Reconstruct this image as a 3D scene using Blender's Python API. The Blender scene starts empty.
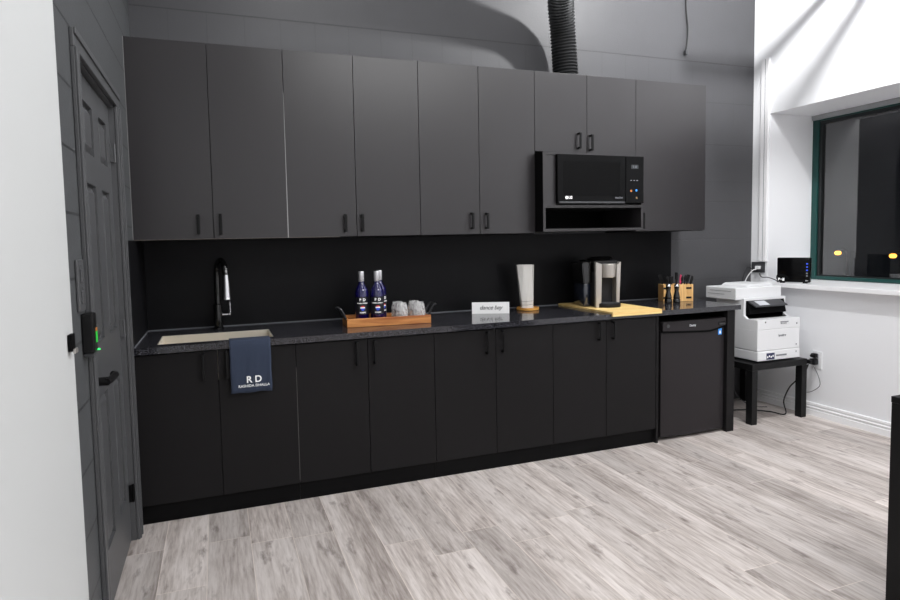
import bpy, bmesh, math, random
from mathutils import Vector, Matrix
random.seed(7)
PI = math.pi
C = bpy.context.scene.collection
XL, XR = 0.213, 4.948
ZC = 3.95
CT = 0.91          # countertop height

# ------------------------------------------------------------------ materials
def nodes_of(name):
    m = bpy.data.materials.new(name); m.use_nodes = True
    nt = m.node_tree; b = nt.nodes['Principled BSDF']
    return m, nt, b
def N(nt, t, **k):
    n = nt.nodes.new(t)
    for a, v in k.items():
        if a == 'inp':
            for i, x in v.items(): n.inputs[i].default_value = x
        else: setattr(n, a, v)
    return n
def srgb(c):
    f = lambda x: x/12.92 if x <= .04045 else ((x+.055)/1.055)**2.4
    return tuple(f(x/255) for x in c) + (1,)
def mat(name, rgb, rough=.5, metal=0, var=.08, scale=30, bump=0, spec=.5, coat=0, emis=None, stretch=None):
    """rgb in 0..255 display values; a noise breaks up colour and roughness."""
    m, nt, b = nodes_of(name)
    col = srgb(rgb)
    tc = N(nt, 'ShaderNodeTexCoord'); mp = N(nt, 'ShaderNodeMapping')
    if stretch: mp.inputs['Scale'].default_value = stretch
    nz = N(nt, 'ShaderNodeTexNoise', inp={'Scale': scale, 'Detail': 3.0})
    nt.links.new(tc.outputs['Object'], mp.inputs[0]); nt.links.new(mp.outputs[0], nz.inputs['Vector'])
    cr = N(nt, 'ShaderNodeMixRGB')
    cr.inputs[1].default_value = tuple(c*(1-var) for c in col[:3])+(1,)
    cr.inputs[2].default_value = tuple(min(1, c*(1+var)) for c in col[:3])+(1,)
    nt.links.new(nz.outputs['Fac'], cr.inputs[0]); nt.links.new(cr.outputs[0], b.inputs['Base Color'])
    b.inputs['Roughness'].default_value = rough; b.inputs['Metallic'].default_value = metal
    b.inputs['Specular IOR Level'].default_value = spec
    if coat: b.inputs['Coat Weight'].default_value = coat; b.inputs['Coat Roughness'].default_value = .08
    if bump:
        bp = N(nt, 'ShaderNodeBump', inp={'Strength': bump, 'Distance': .002})
        nt.links.new(nz.outputs['Fac'], bp.inputs['Height']); nt.links.new(bp.outputs[0], b.inputs['Normal'])
    if emis:
        b.inputs['Emission Color'].default_value = srgb(emis[0]); b.inputs['Emission Strength'].default_value = emis[1]
    return m
def math_n(nt, op, a, b=None, c=None):
    n = N(nt, 'ShaderNodeMath', operation=op)
    for i, v in enumerate((a, b, c)):
        if v is None: continue
        if isinstance(v, (int, float)): n.inputs[i].default_value = v
        else: nt.links.new(v, n.inputs[i])
    return n.outputs[0]
def painted_block(name, rgb, zlist, axis, vstep, voff, vz, strength=.6):
    """Painted block wall: courses at given heights, upright joints between heights vz."""
    m, nt, b = nodes_of(name)
    geo = N(nt, 'ShaderNodeNewGeometry'); sp = N(nt, 'ShaderNodeSeparateXYZ')
    nt.links.new(geo.outputs['Position'], sp.inputs[0])
    z = sp.outputs['Z']; h = sp.outputs[axis]
    wob = N(nt, 'ShaderNodeTexNoise', inp={'Scale': 3.0, 'Detail': 2.0}); nt.links.new(geo.outputs['Position'], wob.inputs['Vector'])
    acc = None
    for zz, w in zlist:
        d = math_n(nt, 'ABSOLUTE', math_n(nt, 'SUBTRACT', z, zz))
        s = math_n(nt, 'MULTIPLY', math_n(nt, 'LESS_THAN', d, .0042), w)
        acc = s if acc is None else math_n(nt, 'MAXIMUM', acc, s)
    f = math_n(nt, 'FRACT', math_n(nt, 'DIVIDE', math_n(nt, 'SUBTRACT', h, voff), vstep))
    v = math_n(nt, 'LESS_THAN', f, .02)
    v = math_n(nt, 'MULTIPLY', v, math_n(nt, 'GREATER_THAN', z, vz[0]))
    v = math_n(nt, 'MULTIPLY', v, math_n(nt, 'LESS_THAN', z, vz[1]))
    v = math_n(nt, 'MULTIPLY', v, math_n(nt, 'MULTIPLY', wob.outputs['Fac'], .9))
    acc = math_n(nt, 'MAXIMUM', acc, v)
    mx = N(nt, 'ShaderNodeMixRGB'); c = srgb(rgb)
    mx.inputs[1].default_value = c; mx.inputs[2].default_value = tuple(x*.42 for x in c[:3])+(1,)
    nt.links.new(math_n(nt, 'MULTIPLY', acc, strength), mx.inputs[0])
    big = N(nt, 'ShaderNodeTexNoise', inp={'Scale': 1.3, 'Detail': 4.0}); nt.links.new(geo.outputs['Position'], big.inputs['Vector'])
    m2 = N(nt, 'ShaderNodeMixRGB', blend_type='MULTIPLY', inp={0: .22}); nt.links.new(mx.outputs[0], m2.inputs[1]); nt.links.new(big.outputs['Fac'], m2.inputs[2])
    nt.links.new(m2.outputs[0], b.inputs['Base Color'])
    fine = N(nt, 'ShaderNodeTexNoise', inp={'Scale': 90.0, 'Detail': 4.0}); nt.links.new(geo.outputs['Position'], fine.inputs['Vector'])
    ht = math_n(nt, 'SUBTRACT', math_n(nt, 'MULTIPLY', fine.outputs['Fac'], .35), acc)
    bp = N(nt, 'ShaderNodeBump', inp={'Strength': .55, 'Distance': .004}); nt.links.new(ht, bp.inputs['Height']); nt.links.new(bp.outputs[0], b.inputs['Normal'])
    b.inputs['Roughness'].default_value = .5; b.inputs['Specular IOR Level'].default_value = .4
    return m
def plank_floor():
    m, nt, b = nodes_of('grey_oak_planks')
    geo = N(nt, 'ShaderNodeNewGeometry'); sp = N(nt, 'ShaderNodeSeparateXYZ'); nt.links.new(geo.outputs['Position'], sp.inputs[0])
    W, L = .193, 1.22
    u = math_n(nt, 'DIVIDE', math_n(nt, 'SUBTRACT', sp.outputs['X'], .343-W*10), W)
    row = math_n(nt, 'FLOOR', u); fu = math_n(nt, 'FRACT', u)
    wn = N(nt, 'ShaderNodeTexWhiteNoise', noise_dimensions='1D'); nt.links.new(row, wn.inputs['W'])
    v = math_n(nt, 'ADD', math_n(nt, 'DIVIDE', sp.outputs['Y'], L), math_n(nt, 'MULTIPLY', wn.outputs['Value'], 7.3))
    col = math_n(nt, 'FLOOR', v); fv = math_n(nt, 'FRACT', v)
    cb = N(nt, 'ShaderNodeCombineXYZ'); nt.links.new(row, cb.inputs[0]); nt.links.new(col, cb.inputs[1])
    wp = N(nt, 'ShaderNodeTexWhiteNoise', noise_dimensions='2D'); nt.links.new(cb.outputs[0], wp.inputs['Vector'])
    # grain: position stretched along Y and shifted per plank
    sh = N(nt, 'ShaderNodeCombineXYZ')
    nt.links.new(math_n(nt, 'ADD', math_n(nt, 'MULTIPLY', sp.outputs['X'], 1.0), math_n(nt, 'MULTIPLY', wp.outputs['Value'], 13)), sh.inputs[0])
    nt.links.new(math_n(nt, 'MULTIPLY', sp.outputs['Y'], .09), sh.inputs[1]); nt.links.new(math_n(nt, 'MULTIPLY', wp.outputs['Value'], 31), sh.inputs[2])
    g1 = N(nt, 'ShaderNodeTexNoise', inp={'Scale': 75.0, 'Detail': 6.0, 'Roughness': .6, 'Distortion': .15}); nt.links.new(sh.outputs[0], g1.inputs['Vector'])
    g2 = N(nt, 'ShaderNodeTexNoise', inp={'Scale': 8.0, 'Detail': 3.0, 'Distortion': .5}); nt.links.new(sh.outputs[0], g2.inputs['Vector'])
    # knots: sparse dark blotches, mildly stretched
    ks = N(nt, 'ShaderNodeCombineXYZ')
    nt.links.new(math_n(nt, 'ADD', sp.outputs['X'], math_n(nt, 'MULTIPLY', wp.outputs['Value'], 5)), ks.inputs[0]); nt.links.new(math_n(nt, 'MULTIPLY', sp.outputs['Y'], .32), ks.inputs[1])
    k1 = N(nt, 'ShaderNodeTexNoise', inp={'Scale': 15.0, 'Detail': 4.0, 'Roughness': .62, 'Distortion': .1}); nt.links.new(ks.outputs[0], k1.inputs['Vector'])
    kr = N(nt, 'ShaderNodeValToRGB'); kr.color_ramp.elements[0].position = .575; kr.color_ramp.elements[1].position = .72
    kr.color_ramp.elements[0].color = (0, 0, 0, 1); kr.color_ramp.elements[1].color = (1, 1, 1, 1); nt.links.new(k1.outputs['Fac'], kr.inputs[0])
    f = math_n(nt, 'ADD', math_n(nt, 'MULTIPLY', g1.outputs['Fac'], .5), math_n(nt, 'MULTIPLY', g2.outputs['Fac'], .5))
    ramp = N(nt, 'ShaderNodeValToRGB'); e = ramp.color_ramp.elements
    e[0].position = .32; e[0].color = srgb((132, 122, 117)); e[1].position = .68; e[1].color = srgb((220, 213, 209))
    x = e.new(.47); x.color = srgb((184, 175, 170)); x = e.new(.56); x.color = srgb((205, 197, 193)); nt.links.new(f, ramp.inputs[0])
    km = N(nt, 'ShaderNodeMixRGB'); km.inputs[2].default_value = srgb((104, 93, 88))
    nt.links.new(math_n(nt, 'MULTIPLY', kr.outputs[0], .75), km.inputs[0]); nt.links.new(ramp.outputs[0], km.inputs[1])
    tint = N(nt, 'ShaderNodeMixRGB', blend_type='MULTIPLY', inp={0: 1.0})
    tv = math_n(nt, 'ADD', math_n(nt, 'MULTIPLY', wp.outputs['Value'], .30), .78)
    tc = N(nt, 'ShaderNodeCombineXYZ'); [nt.links.new(tv, tc.inputs[i]) for i in range(3)]
    nt.links.new(km.outputs[0], tint.inputs[1]); nt.links.new(tc.outputs[0], tint.inputs[2])
    gap = math_n(nt, 'MAXIMUM', math_n(nt, 'LESS_THAN', fu, .016), math_n(nt, 'LESS_THAN', fv, .0030))
    gm = N(nt, 'ShaderNodeMixRGB'); gm.inputs[2].default_value = srgb((236, 224, 212))
    nt.links.new(math_n(nt, 'MULTIPLY', gap, .42), gm.inputs[0]); nt.links.new(tint.outputs[0], gm.inputs[1])
    nt.links.new(gm.outputs[0], b.inputs['Base Color'])
    bp = N(nt, 'ShaderNodeBump', inp={'Strength': .25, 'Distance': .001}); nt.links.new(math_n(nt, 'SUBTRACT', g1.outputs['Fac'], gap), bp.inputs['Height']); nt.links.new(bp.outputs[0], b.inputs['Normal'])
    b.inputs['Roughness'].default_value = .42; b.inputs['Specular IOR Level'].default_value = .35
    return m
def granite():
    m, nt, b = nodes_of('black_granite')
    tc = N(nt, 'ShaderNodeTexCoord')
    v = N(nt, 'ShaderNodeTexNoise', inp={'Scale': 260.0, 'Detail': 2.0}); nt.links.new(tc.outputs['Object'], v.inputs['Vector'])
    r = N(nt, 'ShaderNodeValToRGB'); e = r.color_ramp.elements
    e[0].position = .50; e[0].color = srgb((22, 22, 26)); e[1].position = .72; e[1].color = srgb((100, 100, 108)); nt.links.new(v.outputs['Fac'], r.inputs[0])
    nt.links.new(r.outputs[0], b.inputs['Base Color']); b.inputs['Roughness'].default_value = .11; b.inputs['Specular IOR Level'].default_value = .6
    return m
def wood(name, c1, c2, scale=9, rough=.45, axis='X'):
    m, nt, b = nodes_of(name)
    tc = N(nt, 'ShaderNodeTexCoord'); mp = N(nt, 'ShaderNodeMapping')
    mp.inputs['Scale'].default_value = {'X': (.25, 3, 3), 'Y': (3, .25, 3), 'Z': (3, 3, .25)}[axis]
    nt.links.new(tc.outputs['Object'], mp.inputs[0])
    n = N(nt, 'ShaderNodeTexNoise', inp={'Scale': scale, 'Detail': 6.0, 'Distortion': 1.2}); nt.links.new(mp.outputs[0], n.inputs['Vector'])
    r = N(nt, 'ShaderNodeValToRGB'); e = r.color_ramp.elements
    e[0].position = .32; e[0].color = srgb(c1); e[1].position = .66; e[1].color = srgb(c2); nt.links.new(n.outputs['Fac'], r.inputs[0])
    nt.links.new(r.outputs[0], b.inputs['Base Color']); b.inputs['Roughness'].default_value = rough
    return m
def glassm(name, rgb=(255, 255, 255), rough=.0, bump=0):
    m, nt, b = nodes_of(name)
    b.inputs['Base Color'].default_value = srgb(rgb); b.inputs['Transmission Weight'].default_value = 1; b.inputs['Roughness'].default_value = rough; b.inputs['IOR'].default_value = 1.45
    if bump:
        tc = N(nt, 'ShaderNodeTexCoord'); v = N(nt, 'ShaderNodeTexVoronoi', inp={'Scale': 130.0}); nt.links.new(tc.outputs['Object'], v.inputs['Vector'])
        bp = N(nt, 'ShaderNodeBump', inp={'Strength': bump, 'Distance': .004}); nt.links.new(v.outputs['Distance'], bp.inputs['Height']); nt.links.new(bp.outputs[0], b.inputs['Normal'])
    return m

M = {}
M['floor'] = plank_floor()
Z1 = [(2.797, 1), (2.485, .55), (2.145, .55), (1.845, .3), (1.68, .45), (1.375, .3), (1.045, .35)]
M['wall_back'] = painted_block('dark_painted_block', (78, 78, 81), Z1, 'X', .2155, .2, (2.3, 2.797), .55)
M['wall_left'] = painted_block('dark_painted_block_side', (80, 82, 84), [(.905+.203*k, 1) for k in range(-4, 13)], 'Y', .406, .12, (9, 10), 1)
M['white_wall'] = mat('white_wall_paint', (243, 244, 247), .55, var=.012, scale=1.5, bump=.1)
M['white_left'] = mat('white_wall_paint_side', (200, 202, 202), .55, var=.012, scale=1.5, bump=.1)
M['ceiling'] = mat('ceiling_paint', (120, 120, 122), .8, var=.05, scale=4)
M['white_trim'] = mat('white_gloss_trim', (248, 248, 250), .3, var=.01)
M['dark_trim'] = mat('dark_trim_paint', (79, 80, 82), .42, var=.01, scale=1)
M['upper'] = mat('charcoal_laminate', (41, 39, 41), .32, var=.03, scale=12, spec=.55)
M['base'] = mat('black_laminate', (28, 27, 28), .45, var=.03, scale=12, spec=.13)
M['carcase'] = mat('dark_carcase', (24, 24, 25), .6, spec=.1)
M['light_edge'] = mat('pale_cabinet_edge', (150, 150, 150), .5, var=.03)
M['kick'] = mat('black_plinth', (13, 13, 14), .5, spec=.1)
M['splash'] = mat('black_splash_panel', (21, 21, 23), .38, var=.03, scale=9, spec=.12)
M['granite'] = granite()
M['steel'] = mat('brushed_steel', (226, 219, 205), .28, .4, var=.06, scale=40, stretch=(.1, 4, 4))
M['silver'] = mat('silver_plastic', (186, 182, 177), .34, .7, var=.03)
M['chrome'] = mat('chrome', (225, 225, 228), .08, 1, var=.01)
M['blackgloss'] = mat('gloss_black', (12, 12, 13), .12, var=.05, coat=.5)
M['black'] = mat('satin_black', (22, 22, 23), .4, var=.06, spec=.2)
M['blackmat'] = mat('matt_black', (9, 9, 10), .65, var=.06, spec=.08)
M['darkgrey'] = mat('dark_grey_plastic', (62, 63, 66), .4, var=.05)
M['fridge'] = mat('textured_black_steel', (40, 37, 39), .38, var=.06, scale=400, bump=.15, spec=.2)
M['screen'] = mat('black_glass', (5, 5, 6), .12, var=.02, spec=.12)
M['pewter'] = mat('dark_pewter', (62, 62, 64), .3, .8)
M['cavity'] = mat('charcoal_plastic', (48, 48, 50), .5, spec=.2)
M['handle'] = mat('black_pull', (14, 14, 15), .38, var=.05, spec=.2)
M['white'] = mat('white_plastic', (232, 233, 235), .32, var=.01)
M['greyplastic'] = mat('cool_grey_plastic', (196, 199, 204), .45, var=.02)
M['paper'] = mat('white_card', (250, 250, 250), .6, var=.01)
M['ink'] = mat('black_ink', (30, 30, 32), .6)
M['white_ink'] = mat('white_ink', (240, 240, 240), .5, emis=((240, 240, 240), .12))  # print with a faint glow added
M['grey_ink'] = mat('grey_ink', (120, 122, 128), .5)
M['towel'] = mat('navy_cloth', (46, 56, 76), .9, var=.16, scale=260, bump=.5)
M['ceramic'] = mat('white_ceramic', (236, 233, 228), .22, var=.02, coat=.4)
M['tray'] = wood('warm_oak', (158, 88, 40), (226, 160, 92), 9)
M['bamboo'] = wood('pale_bamboo', (226, 186, 112), (246, 216, 148), 9)
M['bamboo2'] = wood('honey_bamboo', (206, 150, 84), (240, 196, 130), 16, axis='Z')
M['trivet'] = wood('round_wood', (190, 128, 52), (224, 168, 84), 12)
M['bottle'] = mat('cobalt_glass', (12, 6, 72), .06, var=.3, scale=60, coat=1)
M['foil'] = mat('silver_foil', (205, 205, 208), .3, .6, var=.03)
M['label'] = mat('black_label', (14, 14, 22), .5)
M['red'] = mat('red_paint', (215, 40, 50), .5); M['blue'] = mat('blue_paint', (40, 80, 215), .5)
M['pink'] = mat('pink_plastic', (205, 60, 100), .4)
M['tumbler'] = glassm('cut_glass', rough=.03, bump=.5); M['tumbler'].node_tree.nodes['Principled BSDF'].inputs['Transmission Weight'].default_value = .86
_t = M['tumbler'].node_tree; _v = [n for n in _t.nodes if n.type == 'TEX_VORONOI'][0]; _v.inputs['Scale'].default_value = 95
_t.links.new(math_n(_t, 'SUBTRACT', 1.0, math_n(_t, 'MULTIPLY', math_n(_t, 'GREATER_THAN', _v.outputs['Distance'], .50), .45)), _t.nodes['Principled BSDF'].inputs['Transmission Weight'])  # cloudy pale cells painted in for the sparkle of cut glass
M['pane'] = glassm('window_glass'); M['pane'].node_tree.nodes['Principled BSDF'].inputs['IOR'].default_value = 1.75
M['green'] = mat('green_window_frame', (8, 62, 58), .35, var=.06)
M['winblack'] = mat('black_gasket', (20, 24, 26), .5)
M['duct'] = mat('dark_duct_foil', (52, 53, 54), .38, .35, var=.12, scale=60)
M['cable'] = mat('black_cable', (20, 20, 21), .5); M['wcable'] = mat('white_cable', (225, 225, 225), .5)
M['led_green'] = mat('green_led', (40, 230, 90), .4, emis=((40, 255, 100), 2.5))
M['green_label'] = mat('green_label', (40, 190, 60), .5, emis=((40, 190, 60), .25)); M['orange'] = mat('orange_label', (200, 120, 60), .5)  # faint glow added to the green label only
M['led_blue'] = mat('blue_led', (60, 90, 230), .4, emis=((60, 100, 255), .25))
M['sticker_blue'] = mat('blue_sticker', (60, 150, 240), .5, emis=((60, 150, 240), .1))  # sticker colour with a slight added glow
M['navy'] = mat('navy_print', (40, 45, 85), .5)
M['display'] = mat('dim_display', (40, 44, 46), .25)
M['water'] = mat('dark_water_tank', (24, 30, 44), .1, var=.1, coat=1)
M['amber'] = mat('amber_lamp', (255, 200, 90), .4, emis=((255, 180, 70), 4))
M['pole'] = mat('dark_pole', (25, 26, 27), .6)
M['asphalt'] = mat('night_ground', (20, 21, 22), .9, var=.2, scale=2)
M['galv'] = mat('dark_painted_steel', (28, 28, 29), .45)

# ------------------------------------------------------------------ mesh helpers
class MB:
    def __init__(s): s.b = bmesh.new()
    def box(s, x0, x1, y0, y1, z0, z1, bev=0, seg=2):
        r = bmesh.ops.create_cube(s.b, size=1)
        vs = r['verts']
        for v in vs:
            v.co = Vector(((x0+x1)/2+v.co.x*(x1-x0), (y0+y1)/2+v.co.y*(y1-y0), (z0+z1)/2+v.co.z*(z1-z0)))
        if bev:
            es = list({e for v in vs for e in v.link_edges})
            bmesh.ops.bevel(s.b, geom=es, offset=bev, segments=seg, affect='EDGES', profile=.5)
        return s
    def hexa(s, p):
        """eight corners: bottom loop of 4 then top loop of 4"""
        v = [s.b.verts.new(q) for q in p]
        for f in ((3, 2, 1, 0), (4, 5, 6, 7), (0, 1, 5, 4), (1, 2, 6, 5), (2, 3, 7, 6), (3, 0, 4, 7)): s.b.faces.new([v[i] for i in f])
        return s
    def lathe(s, prof, c=(0, 0, 0), seg=32, sq=1.0):
        rings = []
        for r, z in prof:
            if r < 1e-6: rings.append([s.b.verts.new((c[0], c[1], c[2]+z))])
            else: rings.append([s.b.verts.new((c[0]+r*math.cos(2*PI*k/seg), c[1]+r*math.sin(2*PI*k/seg)*sq, c[2]+z)) for k in range(seg)])
        for a, b in zip(rings, rings[1:]):
            for k in range(seg):
                j = (k+1) % seg
                if len(a) == 1 and len(b) == 1: continue
                if len(a) == 1: s.b.faces.new((a[0], b[j], b[k]))
                elif len(b) == 1: s.b.faces.new((a[k], a[j], b[0]))
                else: s.b.faces.new((a[k], a[j], b[j], b[k]))
        return s
    def cyl(s, c, r, h, axis='Z', seg=24, r2=None, bev=0):
        r2 = r if r2 is None else r2
        q = MB(); q.lathe([(0, 0), (r-bev, 0), (r, bev), (r2, h-bev), (r2-bev, h), (0, h)] if bev else [(0, 0), (r, 0), (r2, h), (0, h)], seg=seg)
        R = {'Z': Matrix.Identity(4), 'X': Matrix.Rotation(PI/2, 4, 'Y'), 'Y': Matrix.Rotation(-PI/2, 4, 'X')}[axis]
        s.add(q, Matrix.Translation(c) @ R); return s
    def add(s, q, mtx=Matrix.Identity(4)):
        me = bpy.data.meshes.new('tmp'); q.b.to_mesh(me); q.b.free(); me.transform(mtx); s.b.from_mesh(me); bpy.data.meshes.remove(me); return s
    def tube(s, pts, r, seg=10, rf=None):
        pts = [Vector(p) for p in pts]; prev = None; rings = []
        up = None
        for i, p in enumerate(pts):
            t = (pts[min(i+1, len(pts)-1)]-pts[max(i-1, 0)]).normalized()
            if up is None: up = t.orthogonal().normalized()
            up = (up-t*up.dot(t)).normalized(); w = t.cross(up)
            rr = rf(i) if rf else r
            rings.append([s.b.verts.new(p+up*math.cos(2*PI*k/seg)*rr+w*math.sin(2*PI*k/seg)*rr) for k in range(seg)])
        for a, b in zip(rings, rings[1:]):
            for k in range(seg): s.b.faces.new((a[k], a[(k+1) % seg], b[(k+1) % seg], b[k]))
        s.b.faces.new(rings[0][::-1]); s.b.faces.new(rings[-1]); return s
    def prism(s, poly, d0, d1, plane='XZ', bev=0):
        """polygon in a plane pushed along the third axis from d0 to d1"""
        f = {'XZ': lambda a, b, d: (a, d, b), 'YZ': lambda a, b, d: (d, a, b), 'XY': lambda a, b, d: (a, b, d)}[plane]
        A = [s.b.verts.new(f(a, b, d0)) for a, b in poly]; B = [s.b.verts.new(f(a, b, d1)) for a, b in poly]
        fs = [s.b.faces.new(A[::-1]), s.b.faces.new(B)]
        n = len(poly)
        for k in range(n): fs.append(s.b.faces.new((A[k], A[(k+1) % n], B[(k+1) % n], B[k])))
        if bev: bmesh.ops.bevel(s.b, geom=list({e for q in fs for e in q.edges}), offset=bev, segments=2, affect='EDGES')
        return s
    def build(s, name, m, parent=None, smooth=None, loc=None, rot=None):
        bmesh.ops.recalc_face_normals(s.b, faces=s.b.faces)
        me = bpy.data.meshes.new(name); s.b.to_mesh(me); s.b.free()
        for mm in (m if isinstance(m, list) else [m]): me.materials.append(mm)
        if smooth is not None:
            for p in me.polygons: p.use_smooth = True
            me.set_sharp_from_angle(angle=math.radians(smooth))
        o = bpy.data.objects.new(name, me); C.objects.link(o)
        if parent: o.parent = parent
        if loc: o.location = loc
        if rot: o.rotation_euler = rot
        return o
def spline(pts, n=8):
    P = [Vector(p) for p in pts]; P = [P[0]]+P+[P[-1]]; out = []
    for i in range(1, len(P)-2):
        a, b, c, d = P[i-1:i+3]
        for k in range(n):
            t = k/n
            out.append(.5*((2*b)+(-a+c)*t+(2*a-5*b+4*c-d)*t*t+(-a+3*b-3*c+d)*t**3))
    out.append(P[-2]); return out
def text(name, body, size, m, parent, loc, rot=(PI/2, 0, 0), shear=0, wrap=0, space=1, depth=.0004, bold=0, flip=None):
    cu = bpy.data.curves.new(name, 'FONT'); cu.body = body; cu.size = size; cu.align_x = 'CENTER'; cu.align_y = 'CENTER'
    cu.shear = shear; cu.space_character = space; cu.extrude = depth; cu.offset = bold
    o = bpy.data.objects.new(name, cu); C.objects.link(o)
    dg = bpy.context.evaluated_depsgraph_get(); dg.update()
    me = bpy.data.meshes.new_from_object(o.evaluated_get(dg)); bpy.data.objects.remove(o)
    me.name = name; me.materials.clear(); me.materials.append(m)
    if wrap:
        for v in me.vertices:
            a = v.co.x/wrap; r = wrap+v.co.z
            v.co = Vector((r*math.sin(a), v.co.y, r*math.cos(a)-wrap))
    q = bpy.data.objects.new(name, me); C.objects.link(q); q.parent = parent; q.location = loc; q.rotation_euler = rot
    return q
def tag(o, label=None, cat=None, group=None, kind=None):
    if label: o['label'] = label
    if cat: o['category'] = cat
    if group: o['group'] = group
    if kind: o['kind'] = kind
    return o
def thing(name, label, cat, loc=(0, 0, 0), rz=0, group=None):
    o = bpy.data.objects.new(name, None); C.objects.link(o); o.empty_display_size = .05
    o.location = loc; o.rotation_euler = (0, 0, math.radians(rz)); return tag(o, label, cat, group)
def struct(name): 
    o = bpy.data.objects.new(name, None); C.objects.link(o); o['kind'] = 'structure'; return o
def copy_tree(o, parent=None):
    c = o.copy(); C.objects.link(c); c.parent = parent
    for ch in list(o.children): copy_tree(ch, c)
    return c

# ------------------------------------------------------------------ setting
YF = -7.6
tag(MB().box(XL-.25, XR+.6, YF-.1, .1, -.06, 0).build('floor', M['floor']), kind='structure')
tag(MB().box(XL-.25, XR+.6, YF-.1, .1, ZC, ZC+.1).build('ceiling', M['ceiling']), kind='structure')
w = MB().box(XL-.25, XR+.6, 0, .12, 0, ZC).build('wall_back', M['wall_back']); tag(w, kind='structure')
tag(MB().box(XL-.25, XR+.6, YF-.12, YF, 0, ZC).build('wall_front', M['white_wall']), kind='structure')
# left wall with a door opening; dark paint by the door, white paint beyond it
DY0, DY1, DZ = -1.535, -.745, 2.06
YP = -1.775
tag(MB().box(XL-.2, XL, DY1, 0, 0, ZC).box(XL-.2, XL, YP, DY0, 0, ZC).box(XL-.2, XL, DY0, DY1, DZ, ZC).box(XL-.2, XL-.12, DY0, DY1, 0, DZ).build('wall_left', M['wall_left']), kind='structure')
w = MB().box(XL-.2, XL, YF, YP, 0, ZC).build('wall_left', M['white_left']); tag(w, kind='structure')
# right wall with the deep window opening
WY0, WY1, WZ0, WZ1 = -2.05, -.158, .975, 2.385
XW = 5.43
tag(MB().box(XR, XW+.1, YF, 0, 0, WZ0).box(XR, XW+.1, YF, 0, WZ1, ZC).box(XR, XW+.1, WY1, 0, WZ0, WZ1).box(XR, XW+.1, YF, WY0, WZ0, WZ1).build('wall_right', M['white_wall']), kind='structure')
tag(MB().box(XR-.062, XW+.02, WY0-.03, WY1+.03, WZ0+.002, 1.011, .003).build('trim_1', M['white_trim']), kind='structure')
bb = [(0, 0), (-.020, 0), (-.020, .044), (-.012, .047), (-.012, .056), (-.018, .060), (-.018, .066), (-.008, .070), (-.008, .078), (-.014, .084), (-.012, .098), (0, .100)]
tag(MB().prism([(XR+a-.0005, z) for a, z in bb], YF+.01, -.002, 'XZ').build('baseboard_right', M['white_trim']), kind='structure')
# window
win = struct('window_1')
fr = MB()
for (y0, y1, z0, z1) in ((WY0, WY0+.05, WZ0+.04, WZ1), (WY1-.052, WY1, WZ0+.04, WZ1), (WY0+.05, WY1-.052, WZ0+.04, WZ0+.068), (WY0+.05, WY1-.052, WZ1-.05, WZ1)):
    fr.box(XW, XW+.08, y0, y1, z0, z1, .003)
fr.build('window_frame', M['green'], win)
gk = MB()
for (y0, y1, z0, z1) in ((WY0+.05, WY0+.07, WZ0+.068, WZ1-.05), (WY1-.075, WY1-.052, WZ0+.068, WZ1-.05), (WY0+.07, WY1-.075, WZ0+.068, WZ0+.078), (WY0+.07, WY1-.075, WZ1-.075, WZ1-.05)):
    gk.box(XW+.012, XW+.06, y0, y1, z0, z1)
gk.build('window_gasket', M['winblack'], win)
MB().box(XW+.03, XW+.038, WY0+.07, WY1-.075, WZ0+.078, WZ1-.075).build('window_pane', M['pane'], win)
MB().box(XW-.028, XW-.001, WY0+.004, WY1-.01, WZ1-.040, WZ1-.002, .004).build('blind_cassette', mat('blind_grey', (150, 152, 154), .5), win)
# outdoors
tag(MB().box(XW+.2, 60, -30, 45, -3.2, -3.0).build('ground', M['asphalt']), kind='structure')
def street_lamp(x, y, z, label):
    t = thing('street_lamp', label, 'street lamp', (x, y, -3.0), 0, 'lit lamps outside the dark window')
    MB().lathe([(0, 0), (.16, 0), (.16, .3), (.08, .4), (.06, z+3.25), (0, z+3.25)], seg=12).build('pole', M['pole'], t, 40)
    MB().tube(spline([(0, 0, z+3.2), (-.3, 0, z+3.4), (-.7, 0, z+3.33)], 5), .04, 8).build('arm', M['pole'], t, 40)
    MB().lathe([(0, .10), (.1, .09), (.15, 0), (.1, -.09), (0, -.10)], (-.7, 0, z+3.2), 16).build('lamp_head', M['amber'], t, 50)
street_lamp(30.7, 16.8, .21, 'small amber street lamp outside the window, above the black modem side of the glass')
street_lamp(30.7, 14.3, .10, 'small amber street lamp outside the window, the one farther from the black modem')

# door with six panels, casing, hinges, lever
dr = struct('door_1')
sx = XL-.024
d = MB(); SY0, SY1, SZ = DY0+.004, DY1-.004, DZ-.012
d.box(sx-.04, sx-.014, SY0, SY1, .008, SZ)
cols = [(-1.315, -1.135), (-1.005, -.835)]; rows = [(.235, .835), (1.045, 1.65), (1.765, 1.955)]
ys = [SY0, cols[0][0], cols[0][1], cols[1][0], cols[1][1], SY1]; zs = [.008, rows[0][0], rows[0][1], rows[1][0], rows[1][1], rows[2][0], rows[2][1], SZ]
for i in (0, 2, 4): d.box(sx-.015, sx, ys[i], ys[i+1], .008, SZ)
for i in (0, 2, 4, 6):
    for (a, b) in cols: d.box(sx-.015, sx, a, b, zs[i], zs[i+1])
for (a, b) in cols:
    for (p, q) in rows:
        k = .032; d.hexa([(sx-.0135, a+.012, p+.012), (sx-.0135, b-.012, p+.012), (sx-.0135, b-.012, q-.012), (sx-.0135, a+.012, q-.012), (sx-.002, a+k, p+k), (sx-.002, b-k, p+k), (sx-.002, b-k, q-k), (sx-.002, a+k, q-k)])
d.build('door_slab', M['dark_trim'], dr)
c = MB(); cp = [(0, 0), (.016, 0), (.019, .012), (.016, .034), (.021, .040), (.021, .055), (.012, .064), (0, .066)]
X0 = XL+.0005
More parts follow.
